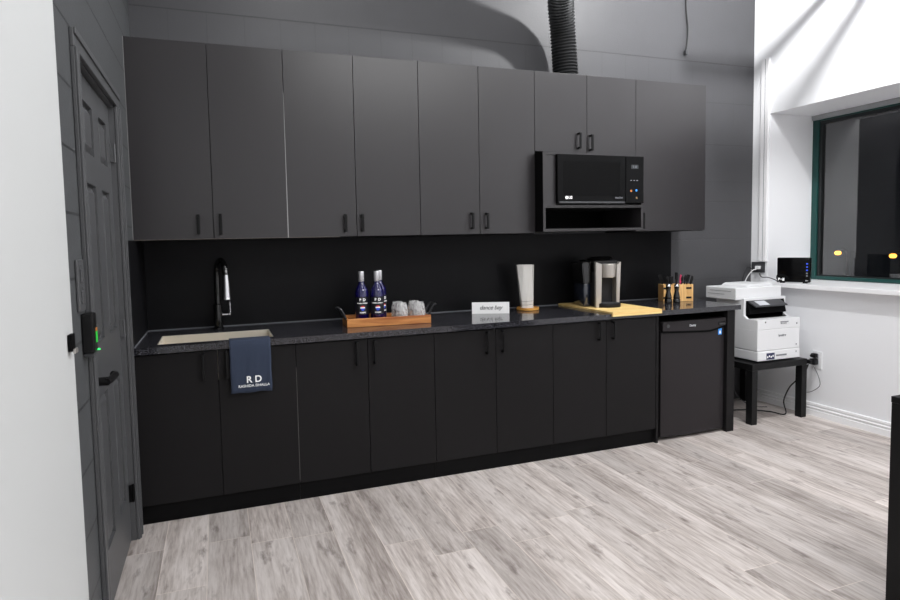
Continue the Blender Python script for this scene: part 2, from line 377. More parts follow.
#c.prism([(DY0-.062+b*.95, 0+a+X0) for a, b in [(0, 0), (.012, 0), (.02, .01), (.02, .025), (.015, .03), (.018, .055), (.010, .064), (0, .064)]], 0.0, DZ+.058, 'XY') if False else None
for (y0, y1) in ((DY0-.058, DY0+.004), (DY1-.004, DY1+.062)):
    c.box(X0, X0+.014, y0, y1, 0, DZ-.004, .003)
c.box(X0+.014, X0+.021, DY0-.058, DY0-.036, 0, DZ-.004, .002); c.box(X0+.014, X0+.019, DY0-.02, DY0-.008, 0, DZ-.004, .002)
c.box(X0+.014, X0+.021, DY1+.045, DY1+.06, 0, DZ-.004, .002); c.box(X0+.014, X0+.019, DY1+.008, DY1+.02, 0, DZ-.004, .002)
c.box(X0, X0+.014, DY0-.058, DY1+.062, DZ-.004, DZ+.058, .003); c.box(X0+.014, X0+.020, DY0-.058, DY1+.062, DZ+.036, DZ+.058, .002)
c.build('door_casing', M['dark_trim'], dr)
j = MB().box(sx-.055, XL-.0005, DY1-.003, DY1, 0, DZ).box(sx-.055, XL-.0005, DY0, DY0+.003, 0, DZ).box(sx-.055, XL-.0005, DY0, DY1, DZ-.008, DZ); j.build('door_jamb', M['dark_trim'], dr)
for z in (1.84, 1.03, .235):
    MB().cyl((XL-.006, DY1-.007, z-.042), .006, .084, seg=10).box(XL-.0235, XL-.010, DY1-.018, DY1-.008, z-.04, z+.04).build('door_hinge', M['blackmat'] if z < 1 else M['dark_trim'], dr, 40)
h = MB().box(sx, sx+.014, -1.485, -1.425, .865, .985, .003).cyl((sx+.01, -1.455, .93), .016, .05, 'X', 16); h = h.build('lever_plate', M['black'], dr, 40)
lv = spline([(sx+.055, -1.470, .93), (sx+.062, -1.44, .93), (sx+.062, -1.37, .928), (sx+.062, -1.325, .926), (sx+.05, -1.305, .925)], 5)
MB().tube(lv, .0125, 12).build('door_handle', M['black'], dr, 50)

# things on the dark side wall
t = thing('keypad_sensor', 'black wall sensor box with a green label strip and green light beside the door', 'door sensor', (XL, -1.64, 1.068))
MB().box(0, .036, -.025, .03, 0, .128, .005).build('housing', M['black'], t)
MB().box(.0365, .0375, .0, .024, .03, .066).build('label_strip', M['green_label'], t); MB().box(.0365, .0375, .0, .024, .067, .078).build('label_strip', M['orange'], t)
MB().box(.0, .034, -.015, .028, -.014, -.001, .003).build('bracket', M['darkgrey'], t)
MB().lathe([(0, .002), (.005, 0), (.005, -.003), (0, -.003)], (.036, .034, .004), 10).build('indicator_light', M['led_green'], t)
t = thing('wall_switch', 'painted-over dark switch plate on the block wall above the black sensor box', 'switch', (XL+.001, -1.665, 1.205))
MB().box(0, .009, -.042, .042, 0, .165, .003).build('plate', M['dark_trim'], t)
for z in (.045, .115): MB().box(.009, .014, -.017, .017, z-.02, z+.02, .002).cyl((.009, 0, z+.03), .003, .002, 'X', 8).build('rocker', M['dark_trim'], t)
t = thing('wall_bracket', 'tiny dark metal bracket at the edge between white and dark paint', 'bracket', (XL+.001, -1.835, 1.105))
MB().box(0, .012, -.016, .024, 0, .05, .002).build('plate', M['blackmat'], t)
MB().box(.012, .02, -.012, .018, -.006, .008, .002).build('latch', M['silver'], t)

# ------------------------------------------------------------------ cabinets
def pull(parent, x, y, z0, z1, m='handle'):
    """flat bar pull standing off the door front at y"""
    q = MB().box(x-.008, x+.008, y-.032, y-.024, z0, z1, .002)
    q.box(x-.007, x+.007, y-.025, y, z0, z0+.012, .001).box(x-.007, x+.007, y-.025, y, z1-.012, z1, .001)
    return q.build('handle', M[m], parent)
UX0, UW, UY, UZ0, UZ1 = .218, .4045, -.354, 1.446, 2.503
ux = [UX0+i*UW for i in range(9)]+[4.082]
def ucab(i0, i1, label, handles, z0=UZ0, zbot=None):
    t = thing('wall_cabinet', label, 'cabinet', (ux[i0], 0, z0), 0, 'charcoal wall cabinets')
    W = ux[i1]-ux[i0]; H = UZ1-z0
    MB().box(.001, W-.001, UY+.021, -.0145, -.004, H-.002).build('cabinet_body', M['carcase'], t)
    for k in range(i0, i1):
        a = ux[k]-ux[i0]+.0015; b = ux[k+1]-ux[i0]-.0015
        dd = MB().box(a, b, UY, UY+.019, 0, H, .0012).build('door', M['upper'], t)
        for hx, za, zb in handles:
            if ux[k] < hx < ux[k+1]: pull(dd, hx-ux[i0], UY-.0003, za-z0, zb-z0)
    return t
u1 = ucab(0, 2, 'charcoal two-door wall cabinet above the faucet and sink', [(.545, 1.472, 1.578), (.66, 1.468, 1.582)])
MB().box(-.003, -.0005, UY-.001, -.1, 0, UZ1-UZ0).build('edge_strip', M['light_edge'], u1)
u2 = ucab(2, 4, 'charcoal two-door wall cabinet above the blue bottles and wooden tray', [(1.36, 1.472, 1.576), (1.463, 1.472, 1.576)])
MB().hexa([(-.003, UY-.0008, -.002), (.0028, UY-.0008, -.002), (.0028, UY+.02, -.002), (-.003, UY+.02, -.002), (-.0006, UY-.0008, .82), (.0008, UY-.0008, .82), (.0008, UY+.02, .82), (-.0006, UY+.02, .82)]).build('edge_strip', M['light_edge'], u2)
for u_, w_ in ((u1, .8), (u2, .3)): MB().box(.002, w_, UY-.0006, UY+.004, -.0022, -.0004).build('edge_strip', mat('brown_edge', (120, 112, 104), .5), u_)
u3 = ucab(4, 6, 'charcoal two-door wall cabinet above the white name card and white vase', [(2.18, 1.478, 1.582), (2.284, 1.478, 1.58)])
u4 = ucab(6, 8, 'short two-door wall cabinet over an open box that holds the microwave', [(2.98, 2.008, 2.115), (3.075, 1.998, 2.105)], 1.985)
u5 = ucab(8, 9, 'wide single-door wall cabinet at the end of the row beside the microwave', [(3.503, 1.462, 1.575)])
# open microwave box, part of u4 (local origin at ux[6], z 1.985)
bx0, bx1, byf = .0, 3.437-ux[6], -.452
zb, zt = 1.452-1.985, 1.968-1.985
f = MB(); T = .018
f.box(bx0, bx0+T, byf, -.0145, zb, zt).box(bx1-T, bx1, byf, -.0145, zb, zt).box(bx0+T, bx1-T, byf, -.0145, zb, zb+T)
f.box(bx0+T, bx1-T, byf, -.0145, zt-T, zt).box(bx0+T, bx1-T, byf, -.0145, 1.606-1.985, 1.625-1.985)
f.build('microwave_shelf', M['upper'], u4)
MB().box(bx0+T, bx0+.098, byf+.006, byf+.022, 1.625-1.985, zt-T).build('filler_panel', M['upper'], u4)
MB().box(bx0-.0012, bx0-.0002, byf+.001, UY-.002, zb, zt).build('side_panel', M['blackmat'], u4)
MB().box(bx0+T, bx1-T, -.03, -.016, zb+T, 1.606-1.985).build('back_panel', M['blackmat'], u4)

BX0, BW, BY = .216, .3985, -.6175
bxs = [BX0+i*BW for i in range(9)]
def bcab(i0, label, hs):
    t = thing('base_cabinet', label, 'cabinet', (bxs[i0], 0, 0), 0, 'black base cabinets')
    W = 2*BW
    MB().box(.001, W-.001, BY+.021, -.002, .1, .872 if i0 else .70).build('cabinet_body', M['carcase'], t)
    MB().box(.0005, W-.0005, -.596, -.58, 0.0005, .1).build('toe_kick', M['kick'], t)
    for k in (0, 1):
        dd = MB().box(k*BW+.0015, (k+1)*BW-.0015, BY, BY+.019, .102, .868, .0012).build('door', M['base'], t)
        x, za, zb_ = hs[k]; pull(dd, x-bxs[i0], BY-.0003, za, zb_)
    return t
b1 = bcab(0, 'black two-door base cabinet under the steel sink, with the navy towel hanging over it', [(.545, .722, .856), (.66, .724, .858)])
b2 = bcab(2, 'black two-door base cabinet under the wooden tray and blue bottles', [(1.348, .724, .856), (1.45, .726, .856)])
b3 = bcab(4, 'black two-door base cabinet under the white name card and white vase', [(2.148, .722, .858), (2.252, .724, .860)])
b4 = bcab(6, 'black two-door base cabinet under the bamboo board, next to the small fridge', [(2.945, .744, .860), (3.053, .744, .862)])
MB().hexa([(-.0010, BY-.0006, .12), (.0012, BY-.0006, .12), (.0012, BY+.01, .12), (-.0010, BY+.01, .12), (-.001, BY-.0006, .74), (.0008, BY-.0006, .74), (.0008, BY+.01, .74), (-.001, BY+.01, .74)]).build('edge_strip', mat('dim_edge', (95, 93, 92), .5), b2)
t = tag(MB().box(3.4055, 3.424, BY-.002, -.002, .0005, .872).build('end_panel', M['base']), 'tall narrow black panel between the base cabinets and the small fridge', 'panel', 'black upright end panels')
t = thing('end_panel', 'wide black end panel between the small fridge and the printer table', 'panel', (4.056, 0, 0), 0, 'black upright end panels')
MB().box(-.033, .035, BY-.004, BY+.03, .0005, .872, .001).build('front_stile', M['base'], t); MB().box(.017, .035, BY+.03, -.002, .0005, .872).build('side_board', M['base'], t)

# worktop with the sink opening
CY, CX1 = -.6375, 4.128
SX0, SX1, SYA, SYB = .325, .905, -.560, -.255
w = MB()
for (a, b, p, q) in ((XL+.001, SX0, CY, -.001), (SX1, CX1, CY, -.001), (SX0, SX1, CY, SYA), (SX0, SX1, SYB, -.001)): w.box(a, b, p, q, CT-.034, CT)
bmesh.ops.remove_doubles(w.b, verts=w.b.verts, dist=1e-5)
top = w.build('countertop', M['granite']); tag(top, 'long polished black speckled stone countertop over the base cabinets', 'countertop')
MB().box(XL+.0155, XL+.0195, CY+.01, -.014, CT+.0005, CT+.005).box(XL+.0195, 4.1, -.0125, -.0095, CT+.0005, CT+.005).build('edge_bead', M['grey_ink'], top)  # thin grey bead along the back and side edges of the countertop
t = thing('sink', 'stainless steel undermount sink let into the black countertop', 'sink', (SX0, SYA, CT-.034))
W, D, H = SX1-SX0, SYB-SYA, .17
s = MB(); k = .004
g = .001; s.box(g, g+k, g, D-g, -H, .0325).box(W-g-k, W-g, g, D-g, -H, .0325).box(g+k, W-g-k, g, g+k, -H, .0325).box(g+k, W-g-k, D-g-k, D-g, -H, .0325).box(g, W-g, g, D-g, -H-k, -H)
s.build('basin', M['steel'], t)
MB().lathe([(.04, 0), (.042, .003), (.03, .003), (.028, -.001), (0, -.001)], (W/2, D/2, -H+.001), 24).build('drain', M['chrome'], t, 40)
# splash panels
tag(MB().box(XL+.0155, 4.086, -.012, -.0005, CT+.0002, 1.441).build('splash_panel', M['splash']), 'matte black splash panel on the wall between countertop and wall cabinets', 'panel', 'black splash panels')
tag(MB().box(XL+.0005, XL+.015, -.635, -.0005, CT+.0002, 1.441).build('splash_panel', M['splash']), 'short black splash panel on the side wall next to the door', 'panel', 'black splash panels')

# faucet
t = thing('faucet', 'glossy black gooseneck pull-down faucet behind the sink', 'faucet', (.626, -.105, CT+.0003))
MB().cyl((0, 0, 0), .030, .012, bev=.003).cyl((0, 0, .011), .026, .14, bev=.004).build('base', M['blackgloss'], t, 40)
arc = [(0, 0, .14), (0, 0, .3)]+[(0.0+.05*(1-math.cos(a))/2, -.085+.085*math.cos(a), .325+.085*math.sin(a)) for a in [k*PI/10 for k in range(11)]]
MB().tube(arc, .0175, 16).build('spout', M['blackgloss'], t, 60)
MB().lathe([(0, .02), (.018, .02), (.019, .0), (.0255, -.10), (.026, -.115), (.022, -.118), (0, -.118)], (.050, -.170, .31), 18).build('spray_head', M['chrome'], t, 40)  # chrome stands in for the bright highlight on this black head
MB().lathe([(.0262, -.113), (.0272, -.116), (.0272, -.121), (.0, -.121)], (.050, -.170, .31), 18).build('nozzle_ring', M['chrome'], t, 40)
MB().cyl((.022, 0, .085), .015, .036, 'X', 16, bev=.002).tube([(.060, 0, .085), (.068, 0, .10), (.068, -.004, .19)], .007, 8).build('lever', M['chrome'], t, 40)  # lever also in chrome, standing in for highlights on gloss black
MB().cyl((.0585, 0, .085), .016, .014, 'X', 16, bev=.003).build('lever_cap', M['chrome'], t, 40)

# towel over the front edge of the sink
t = thing('towel', 'navy cloth towel with white lettering hung over the sink edge', 'towel', (.777, CY, .64))
b = bmesh.new(); nx = 22
path = [(SYA+.011-CY, CT-.05-.64), (SYA+.0105-CY, CT-.02-.64), (SYA+.0095-CY, CT+.0015-.64), (SYA-.004-CY, CT+.0035-.64), (-.0+.012, CT+.0035-.64), (-.004, CT+.0025-.64), (-.0075, CT-.006-.64), (-.009, CT-.03-.64)]
path += [(-.012+.0005*k, .84-.64-.02*k) for k in range(0, 11)]; path[-1] = (-.010, .0)
rowsv = []
for i, (y, z) in enumerate(path):
    hang = max(0, (i-6)/(len(path)-7))
    rowsv.append([b.verts.new((-.103+.206*k/nx + .002*hang*math.sin(i*.9), y-(.0022*math.sin(k*.62+.4)+.0012*math.sin(k*1.7+i*.25))*hang-.002*hang, z+(.002*math.sin(k*.5)*hang))) for k in range(nx+1)])
for a, c_ in zip(rowsv, rowsv[1:]):
    for k in range(nx): b.faces.new((a[k], a[k+1], c_[k+1], c_[k]))
me = MB(); me.b.free(); me.b = b; tw = me.build('cloth', M['towel'], t, 60)
sm = tw.modifiers.new('thick', 'SOLIDIFY'); sm.thickness = .0035; sm.offset = 1
yt = -.0215
text('lettering', 'R', .048, M['white_ink'], t, (-.012, yt, .068), bold=.0012); text('lettering', 'D', .048, M['white_ink'], t, (.034, yt, .068), bold=.0012)
MB().box(.0095, .0105, yt-.0004, yt+.0004, .05, .086).build('divider_line', M['grey_ink'], t)
text('lettering', 'RASHIDA DHALLA', .0185, M['white_ink'], t, (.012, yt, .036), space=1.05, bold=.0003)

# ------------------------------------------------------------------ tray, bottles, tumblers
t = thing('serving_tray', 'long oak serving tray with black metal end handles on the countertop', 'tray', (1.337, -.437, CT+.0005), -4)
TL, TD = .512, .200
s = MB().box(0, TL, 0, .014, 0, .050, .002).box(0, TL, TD-.014, TD, 0, .052, .002)
s.box(0, .014, .014, TD-.014, 0, .046, .002).box(TL-.014, TL, .014, TD-.014, 0, .046, .002).box(.014, TL-.014, .014, TD-.014, .001, .012)
s.build('tray_body', M['tray'], t)
for sx_, x in ((-1, 0), (1, TL)):
    pts = spline([(x, .045, .045), (x+sx_*.012, .045, .075), (x+sx_*.03, .048, .105), (x+sx_*.045, .055, .108), (x+sx_*.048, .09, .108), (x+sx_*.045, .13, .108), (x+sx_*.03, .137, .105), (x+sx_*.012, .14, .075), (x, .14, .045)], 4)
    MB().tube(pts, .007, 8).build('handle', M['pewter'], t, 50)
def on_tray(lx, ly):
    a = math.radians(-4); return (1.337+lx*math.cos(a)-ly*math.sin(a), -.437+lx*math.sin(a)+ly*math.cos(a), CT+.0135)
def bottle(pos, label, rz):
    t = thing('water_bottle', label, 'bottle', pos, rz, 'cobalt blue bottles on the oak tray'); t.scale = (1.1, 1.1, 1.07)
    R = .0375
    MB().lathe([(0, .004), (.02, .004), (R-.006, 0), (R, .006), (R, .168), (R-.002, .182), (R-.007, .196), (R-.015, .210), (.016, .224), (.0135, .238), (.0135, .262), (0, .262)], seg=36).build('glass_body', M['bottle'], t, 50)
    MB().lathe([(.0142, .234), (.0155, .236), (.0155, .288), (.014, .291), (0, .291)], seg=28).build('cap', M['foil'], t, 40)
    q = MB(); n = 14; rr = R+.0004
    A = [(-1.15+2.3*k/n) for k in range(n+1)]
    lo = [q.b.verts.new((rr*math.sin(a), -rr*math.cos(a), .052)) for a in A]; hi = [q.b.verts.new((rr*math.sin(a), -rr*math.cos(a), .150)) for a in A]
    for k in range(n): q.b.faces.new((lo[k], lo[k+1], hi[k+1], hi[k]))
    lb = q.build('label', M['label'], t, 60)
    w = R+.0009
    text('lettering', 'R D', .021, M['white_ink'], lb, (0, -w, .134), wrap=w, bold=.0008)
    text('lettering', 'RASHIDA DHALLA', .0075, M['white_ink'], lb, (0, -w, .115), wrap=w, bold=.0004)
    # hot-air balloon emblem: red over white over blue, small basket
    for (za, zb, m) in ((.094, .101, 'red'), (.087, .094, 'white_ink'), (.0735, .087, 'blue')):
        g = MB(); rows_ = []
        for z in (za, (za+zb)/2, zb):
            dz = (z-.0885)/.0135; hw = .0135*math.sqrt(max(.03, 1-dz*dz)) if z > .084 else .0135*max(.12, (z-.066)/.020)
            rows_.append([g.b.verts.new((w*math.sin(u*hw/w), -w*math.cos(u*hw/w), z)) for u in (-1, -.5, 0, .5, 1)])
        for a_, b_ in zip(rows_, rows_[1:]):
            for k in range(4): g.b.faces.new((a_[k], a_[k+1], b_[k+1], b_[k]))
        g.build('emblem', M[m], lb)
    text('lettering', 'RE/MAX', .0095, M['white_ink'], lb, (0, -w, .063), wrap=w, bold=.0004)
bottle(on_tray(.103, .075), 'cobalt blue bottle with silver cap, the separate one nearest the tray end by the sink', -8)
bottle(on_tray(.193, .058), 'cobalt blue bottle with silver cap, in front of another bottle on the tray', -10)
bottle(on_tray(.226, .140), 'cobalt blue bottle mostly hidden behind another, next to the glass tumblers', 22)
def tumbler():
    t = thing('glass_tumbler', 'cut glass tumbler', 'glass', (0, 0, 0), 0, 'cut glass tumblers on the oak tray')
    q = MB().lathe([(0, 0), (.036, 0), (.043, .010), (.0455, .025), (.0465, .04), (.0455, .057), (.043, .075), (.040, .09), (.036, .102), (.034, .108), (.032, .108), (.033, .10), (.040, .074), (.0425, .04), (.039, .016), (.03, .010), (0, .010)], seg=20)
    bm = q.b; bm.verts.ensure_lookup_table()
    for i, v in enumerate(bm.verts):
        zz = v.co.z; rr = math.hypot(v.co.x, v.co.y)
        if rr > .034 and .005 < zz < .1 and (i % 2): v.co.x *= .93; v.co.y *= .93; v.co.z += .004
    q.build('glass_body', M['tumbler'], t)
    return t
g0 = tumbler()
for i, (lx, ly, lab) in enumerate(((.342, .059, 'cut glass tumbler in the front of the tray, next to the blue bottles'), (.452, .059, 'cut glass tumbler in the front of the tray at the end by the name card'),
                                   (.338, .141, 'cut glass tumbler in the back of the tray, next to the blue bottles'), (.444, .141, 'cut glass tumbler in the back of the tray at the end by the name card'))):
    g = g0 if i == 0 else copy_tree(g0); g.location = on_tray(lx, ly); g['label'] = lab; g.scale = (.87, .87, 1.06)

# name card
t = thing('place_card', 'white card with handwritten black words standing on the countertop', 'sign', (2.362, -.242, CT+.0005), -22.7)
MB().box(-.125, .125, -.001, .001, 0, .078).hexa([(-.125, .001, 0), (.125, .001, 0), (.125, .03, 0), (-.125, .03, 0), (-.125, .001, .0012), (.125, .001, .0012), (.125, .03, .0012), (-.125, .03, .0012)]).build('card', M['paper'], t)
text('lettering', 'dance bay', .040, M['ink'], t, (0, -.0016, .041), shear=.35, space=.95)

# round trivet and vase
t = thing('wooden_trivet', 'round honey wood trivet under the white vase', 'trivet', (2.690, -.165, CT+.0005))
MB().lathe([(0, 0), (.074, 0), (.078, .003), (.078, .012), (.074, .015), (0, .015)], seg=40).build('disc', M['trivet'], t, 40)
MB().lathe([(.070, .015), (.0765, .0152), (.0765, .019), (.070, .019), (.070, .015)], seg=40).build('rim', M['trivet'], t, 40)
t = thing('vase', 'tall white faceted vase, wider at the top, on a round wooden trivet', 'vase', (2.678, -.165, CT+.016))
q = MB()
def ring(w, d, z, rot, off=0):
    out = []
    for (a, b_) in ((-1, -1), (-.1, -1.25), (1, -1), (1.2, 0), (1, 1), (-.1, 1.2), (-1, 1), (-1.2, -.1)):
        c_, s_ = math.cos(rot), math.sin(rot); x, y = a*w, b_*d
        out.append(q.b.verts.new((x*c_-y*s_+off, x*s_+y*c_, z)))
    return out
rot = math.radians(-20)
R_ = [ring(.037, .03, 0, rot, .006), ring(.038, .03, .022, rot, .005), ring(.040, .032, .045, rot, .004), ring(.052, .038, .302, rot-.25, -.008), ring(.046, .033, .302, rot-.25, -.008), ring(.034, .026, .06, rot, .004)]
for a, b_ in zip(R_, R_[1:]):
    for k in range(8): q.b.faces.new((a[k], a[(k+1) % 8], b_[(k+1) % 8], b_[k]))
q.b.faces.new(R_[0][::-1]); q.b.faces.new(R_[-1])
q.build('vase_body', M['ceramic'], t)
q = MB()
for z, w1 in ((.022, .0392), (.047, .0412)):
    pts = []
    for (a, b_) in ((-1.2, -.1), (-1, -1), (-.1, -1.25), (1, -1), (1.2, 0)):
        x, y = a*w1, b_*w1*.8; pts.append((x*math.cos(rot)-y*math.sin(rot)+.005, x*math.sin(rot)+y*math.cos(rot), z+(.004 if a > 0 else 0)))
    q.tube(pts, .0009, 6)
q.build('band', M['ink'], t)

# bamboo board and coffee maker
BZ = CT+.013
t = thing('cutting_board', 'thick pale bamboo board overhanging the countertop edge, under the coffee maker', 'cutting board', (3.030, -.652, CT))
s = MB().prism([(-.000, -.016), (.0, .013), (.63, .013), (.63, .0008), (.0125, .0008), (.0125, -.016)], 0, .393, 'YZ')
s.build('board', M['bamboo'], t)
t = thing('coffee_maker', 'black and silver single-serve pod coffee maker on the bamboo board', 'coffee maker', (3.180, -.36, BZ+.0005), -14)
# local: front faces -y
body = MB()
body.box(-.074, .105, .07, .28, 0, .30, .02).box(-.074, .105, .0, .28, .245, .322, .012); body.build('housing', M['black'], t, 40)
MB().prism([(-.078, .0), (-.080, .315), (-.034, .300), (-.040, .0)], -.055, -.022, 'XZ', .003).build('silver_upright', M['silver'], t)
MB().prism([(.078, .0), (.080, .29), (.112, .315), (.100, .0)], -.03, .05, 'XZ', .003).build('silver_upright', M['silver'], t)
MB().cyl((.026, -.005, .205), .050, .095, seg=32, r2=.056, bev=.004).build('brew_head', M['silver'], t, 40)
MB().box(-.040, .08, .04, .069, .02, .235).box(-.074, -.041, -.021, .069, .004, .244).build('cavity_back', M['cavity'], t)
MB().lathe([(0, .322), (.085, .322), (.092, .332), (.075, .347), (0, .350)], (.025, .13, 0), 32).build('lid', M['blackgloss'], t, 40)
s = MB().lathe([(0, 0), (.082, 0), (.085, .005), (.085, .026), (.080, .030), (0, .030)], (.02, -.035, 0), 36, .55); s.build('drip_tray', M['black'], t, 40)
MB().lathe([(0, .0305), (.070, .0305), (.070, .033), (0, .033)], (.02, -.035, 0), 36, .52).build('drip_grille', M['darkgrey'], t, 40)
MB().box(-.138, -.084, .02, .24, .0, .165, .012).build('water_tank', M['water'], t, 40)
MB().prism([(-.139, .165), (-.150, .31), (-.084, .315), (-.082, .165)], .01, .25, 'XZ', .006).build('tank_lid', M['blackgloss'], t)

# utensil caddy, utensils, mills
cx, cy_, cr = 3.952, -.205, -20
t = thing('utensil_caddy', 'bamboo utensil box with black corner clips beside the fridge end of the counter', 'utensil holder', (cx, cy_, CT+.0005), cr)
q = MB(); a, d_, hh = .112, .05, .128; e = .007
q.box(-a, a, -d_, -d_+e, 0, hh, .001).box(-a, a, d_-e, d_, 0, hh, .001).box(-a, -a+e, -d_+e, d_-e, 0, hh).box(a-e, a, -d_+e, d_-e, 0, hh).box(-a+e, a-e, -d_+e, d_-e, 0, e).box(-.003, .003, -d_+e, d_-e, e, hh-.01)
q.build('box', M['bamboo2'], t)
for x in (-.088, .078):
    for z in (.028, .1): MB().box(x-.026+(.006 if x > 0 else 0), x+.02, -d_-.003, -d_-.0003, z-.007, z+.007, .001).build('clip', M['black'], t)
def utensil(i):
    kinds = [('fork', 'black'), ('spoon', 'black'), ('knife', 'black')]
    k, mm = kinds[i % 3]
    x = -.092+.0168*i + (.012 if i > 5 else 0); y = -.022 if i % 2 else .022; tilt = (x/.1)*.26+random.uniform(-.03, .03); rz = random.uniform(-.3, .3)
    if i == 8: mm = 'pink'
    ca, sa = math.cos(math.radians(cr)), math.sin(math.radians(cr))
    lab = {'fork': 'black plastic fork standing in the bamboo box', 'spoon': 'black plastic spoon standing in the bamboo box', 'knife': 'black knife standing in the bamboo box'}[k]
    if mm == 'pink': lab = 'pink handled knife standing among black cutlery in the bamboo box'
    t = thing(k, lab, 'cutlery', (cx+x*.66*ca-y*sa, cy_+x*.66*sa+y*ca, CT+.010), 0, 'cutlery in the bamboo box'); t.rotation_euler = (.06 if i % 2 else -.06, tilt, rz)
    L = .172+random.uniform(-.012, .016)
    MB().box(-.005, .005, -.002, .002, 0, L-.03, .001).build('shaft', M[mm], t)
    if k == 'fork':
        q = MB().box(-.0125, .0125, -.002, .002, L-.036, L-.010, .001)
        for z in (-.0095, -.0032, .0032, .0095): q.box(z-.0026, z+.0026, -.0018, .0018, L-.014, L+.018)
        q.build('tines', M[mm], t)
    elif k == 'spoon': MB().lathe([(0, -.026), (.010, -.018), (.016, 0), (.011, .018), (0, .026)], (0, 0, L-.008), 12, .35).build('bowl', M[mm], t, 60)
    else: MB().prism([(-.008, L-.04), (.010, L-.04), (.012, L), (.005, L+.018), (-.008, L+.022)], -.0015, .0015, 'XZ').build('blade', M[mm], t)
for i in range(12): utensil(i)
for (x, y, lab) in ((3.780, -.318, 'black pepper mill with a silver top, the one closer to the bamboo board'), (3.836, -.340, 'black pepper mill with a silver top, the one farther from the bamboo board')):
    t = thing('pepper_mill', lab, 'mill', (x, y, CT+.0005), 0, 'black mills in front of the bamboo box')
    MB().lathe([(0, 0), (.025, 0), (.026, .004), (.026, .028), (.022, .034), (.0245, .042), (.020, .062), (.0145, .090), (.0175, .112), (.019, .122), (0, .122)], seg=24).build('mill_body', M['blackgloss'], t, 40)
    MB().lathe([(.012, .1225), (.018, .124), (.018, .132), (.013, .140), (.005, .145), (0, .146)], seg=20).build('mill_cap', M['chrome'], t, 40)

# microwave
t = thing('microwave', 'black microwave oven with glass door in the open wall box', 'microwave', (2.742, -.470, 1.6265))
MW, MH = .683, .326
MB().box(.004, MW-.004, .03, .40, .008, MH-.006, .004).build('case', M['black'], t)
MB().box(0, MW-.150, 0, .029, .010, MH, .003).build('door', M['screen'], t)
pan = MB().box(MW-.148, MW, .0, .029, .010, MH, .003).build('control_panel', M['screen'], t)
MB().box(.045, MW-.195, -.0006, 0, .06, MH-.045).build('window_screen', M['blackmat'], t)
MB().box(.01, MW-.16, -.004, .0, .008, .020, .001).build('handle_lip', M['darkgrey'], t)
MB().box(MW-.105, MW-.045, -.0008, 0, MH-.085, MH-.058).build('display', M['display'], pan)
text('lettering', '5 60', .02, M['grey_ink'], pan, (MW-.075, -.001, MH-.072))
MB().cyl((.068, 0, .045), .011, .001, 'Y', 16).build('emblem', M['white_ink'], t).location = (0, -.0012, 0)
text('lettering', 'LG', .024, M['white_ink'], t, (.096, -.001, .045), bold=.0012)
text('lettering', 'NeoChef', .016, M['grey_ink'], t, (MW-.205, -.001, .045), bold=.0004)
for (x, z, m) in ((-.105, .092, 'orange'), (-.062, .096, 'sticker_blue'), (-.06, .045, 'orange')):
    MB().cyl((MW+x, -.0012, z), .008, .001, 'Y', 12).build('button', M[m] if m != 'orange' or z > .06 else mat('dim_button', (110, 90, 60), .5), pan)
for x in (-.105, -.08, -.055): MB().box(MW+x-.006, MW+x+.006, -.0008, 0, .160, .166).build('button', M['grey_ink'], pan)

# fridge
t = thing('mini_fridge', 'small black under-counter fridge with a blue sticker', 'fridge', (3.463, -.598, 0))
FW = .553; FH = .824
MB().box(.012, FW-.012, .05, .54, .02, FH-.008, .004).build('case', M['black'], t)
n = 12; pf = [(FW*k/n, -.010*math.sin(PI*k/n)) for k in range(n+1)]; pf = pf+[(FW, .045), (0, .045)]
MB().prism([(x, y) for x, y in pf], .026, FH-.062, 'XY').build('door', M['fridge'], t, 20)
# door cap; a dark strip below it paints the shade of the scooped grip
capt = [(0, FH-.060)]+[(FW*k/n, FH-.060-.020*math.sin(PI*k/n*.5+PI*.5*0)*(1 if k < n else 1)+(.03*(max(0, k-9)/3))) for k in range(1, n)]+[(FW, FH-.050), (FW, FH), (0, FH)]
MB().prism(capt, -.018, .04, 'XZ', .002).build('door_cap', M['fridge'], t)
MB().prism([(x, z-.014) for x, z in capt[:n+1]]+[(x, z+.001) for x, z in capt[:n+1]][::-1], -.014, -.004, 'XZ').build('grip_shade_strip', M['blackmat'], t)
MB().box(FW-.07, FW-.006, -.024, .0, FH-.050, FH-.026, .006).build('handle', M['blackgloss'], t)
for x in (.03, FW-.03):
    for y in (.07, .5): MB().cyl((x, y, 0.0005), .014, .02, seg=12).build('foot', M['black'], t)
text('lettering', 'Danby', .021, M['greyplastic'], t, (FW*.46, -.0188, FH-.036), bold=.0006)
MB().box(FW-.058, FW-.028, -.0075, -.0045, .704, .748).build('sticker', M['sticker_blue'], t); MB().box(FW-.050, FW-.036, -.0082, -.0074, .712, .732).build('sticker', M['white_ink'], t)
MB().cyl((.045, -.020, FH-.028), .012, .004, 'Y', 12).build('badge', M['darkgrey'], t)

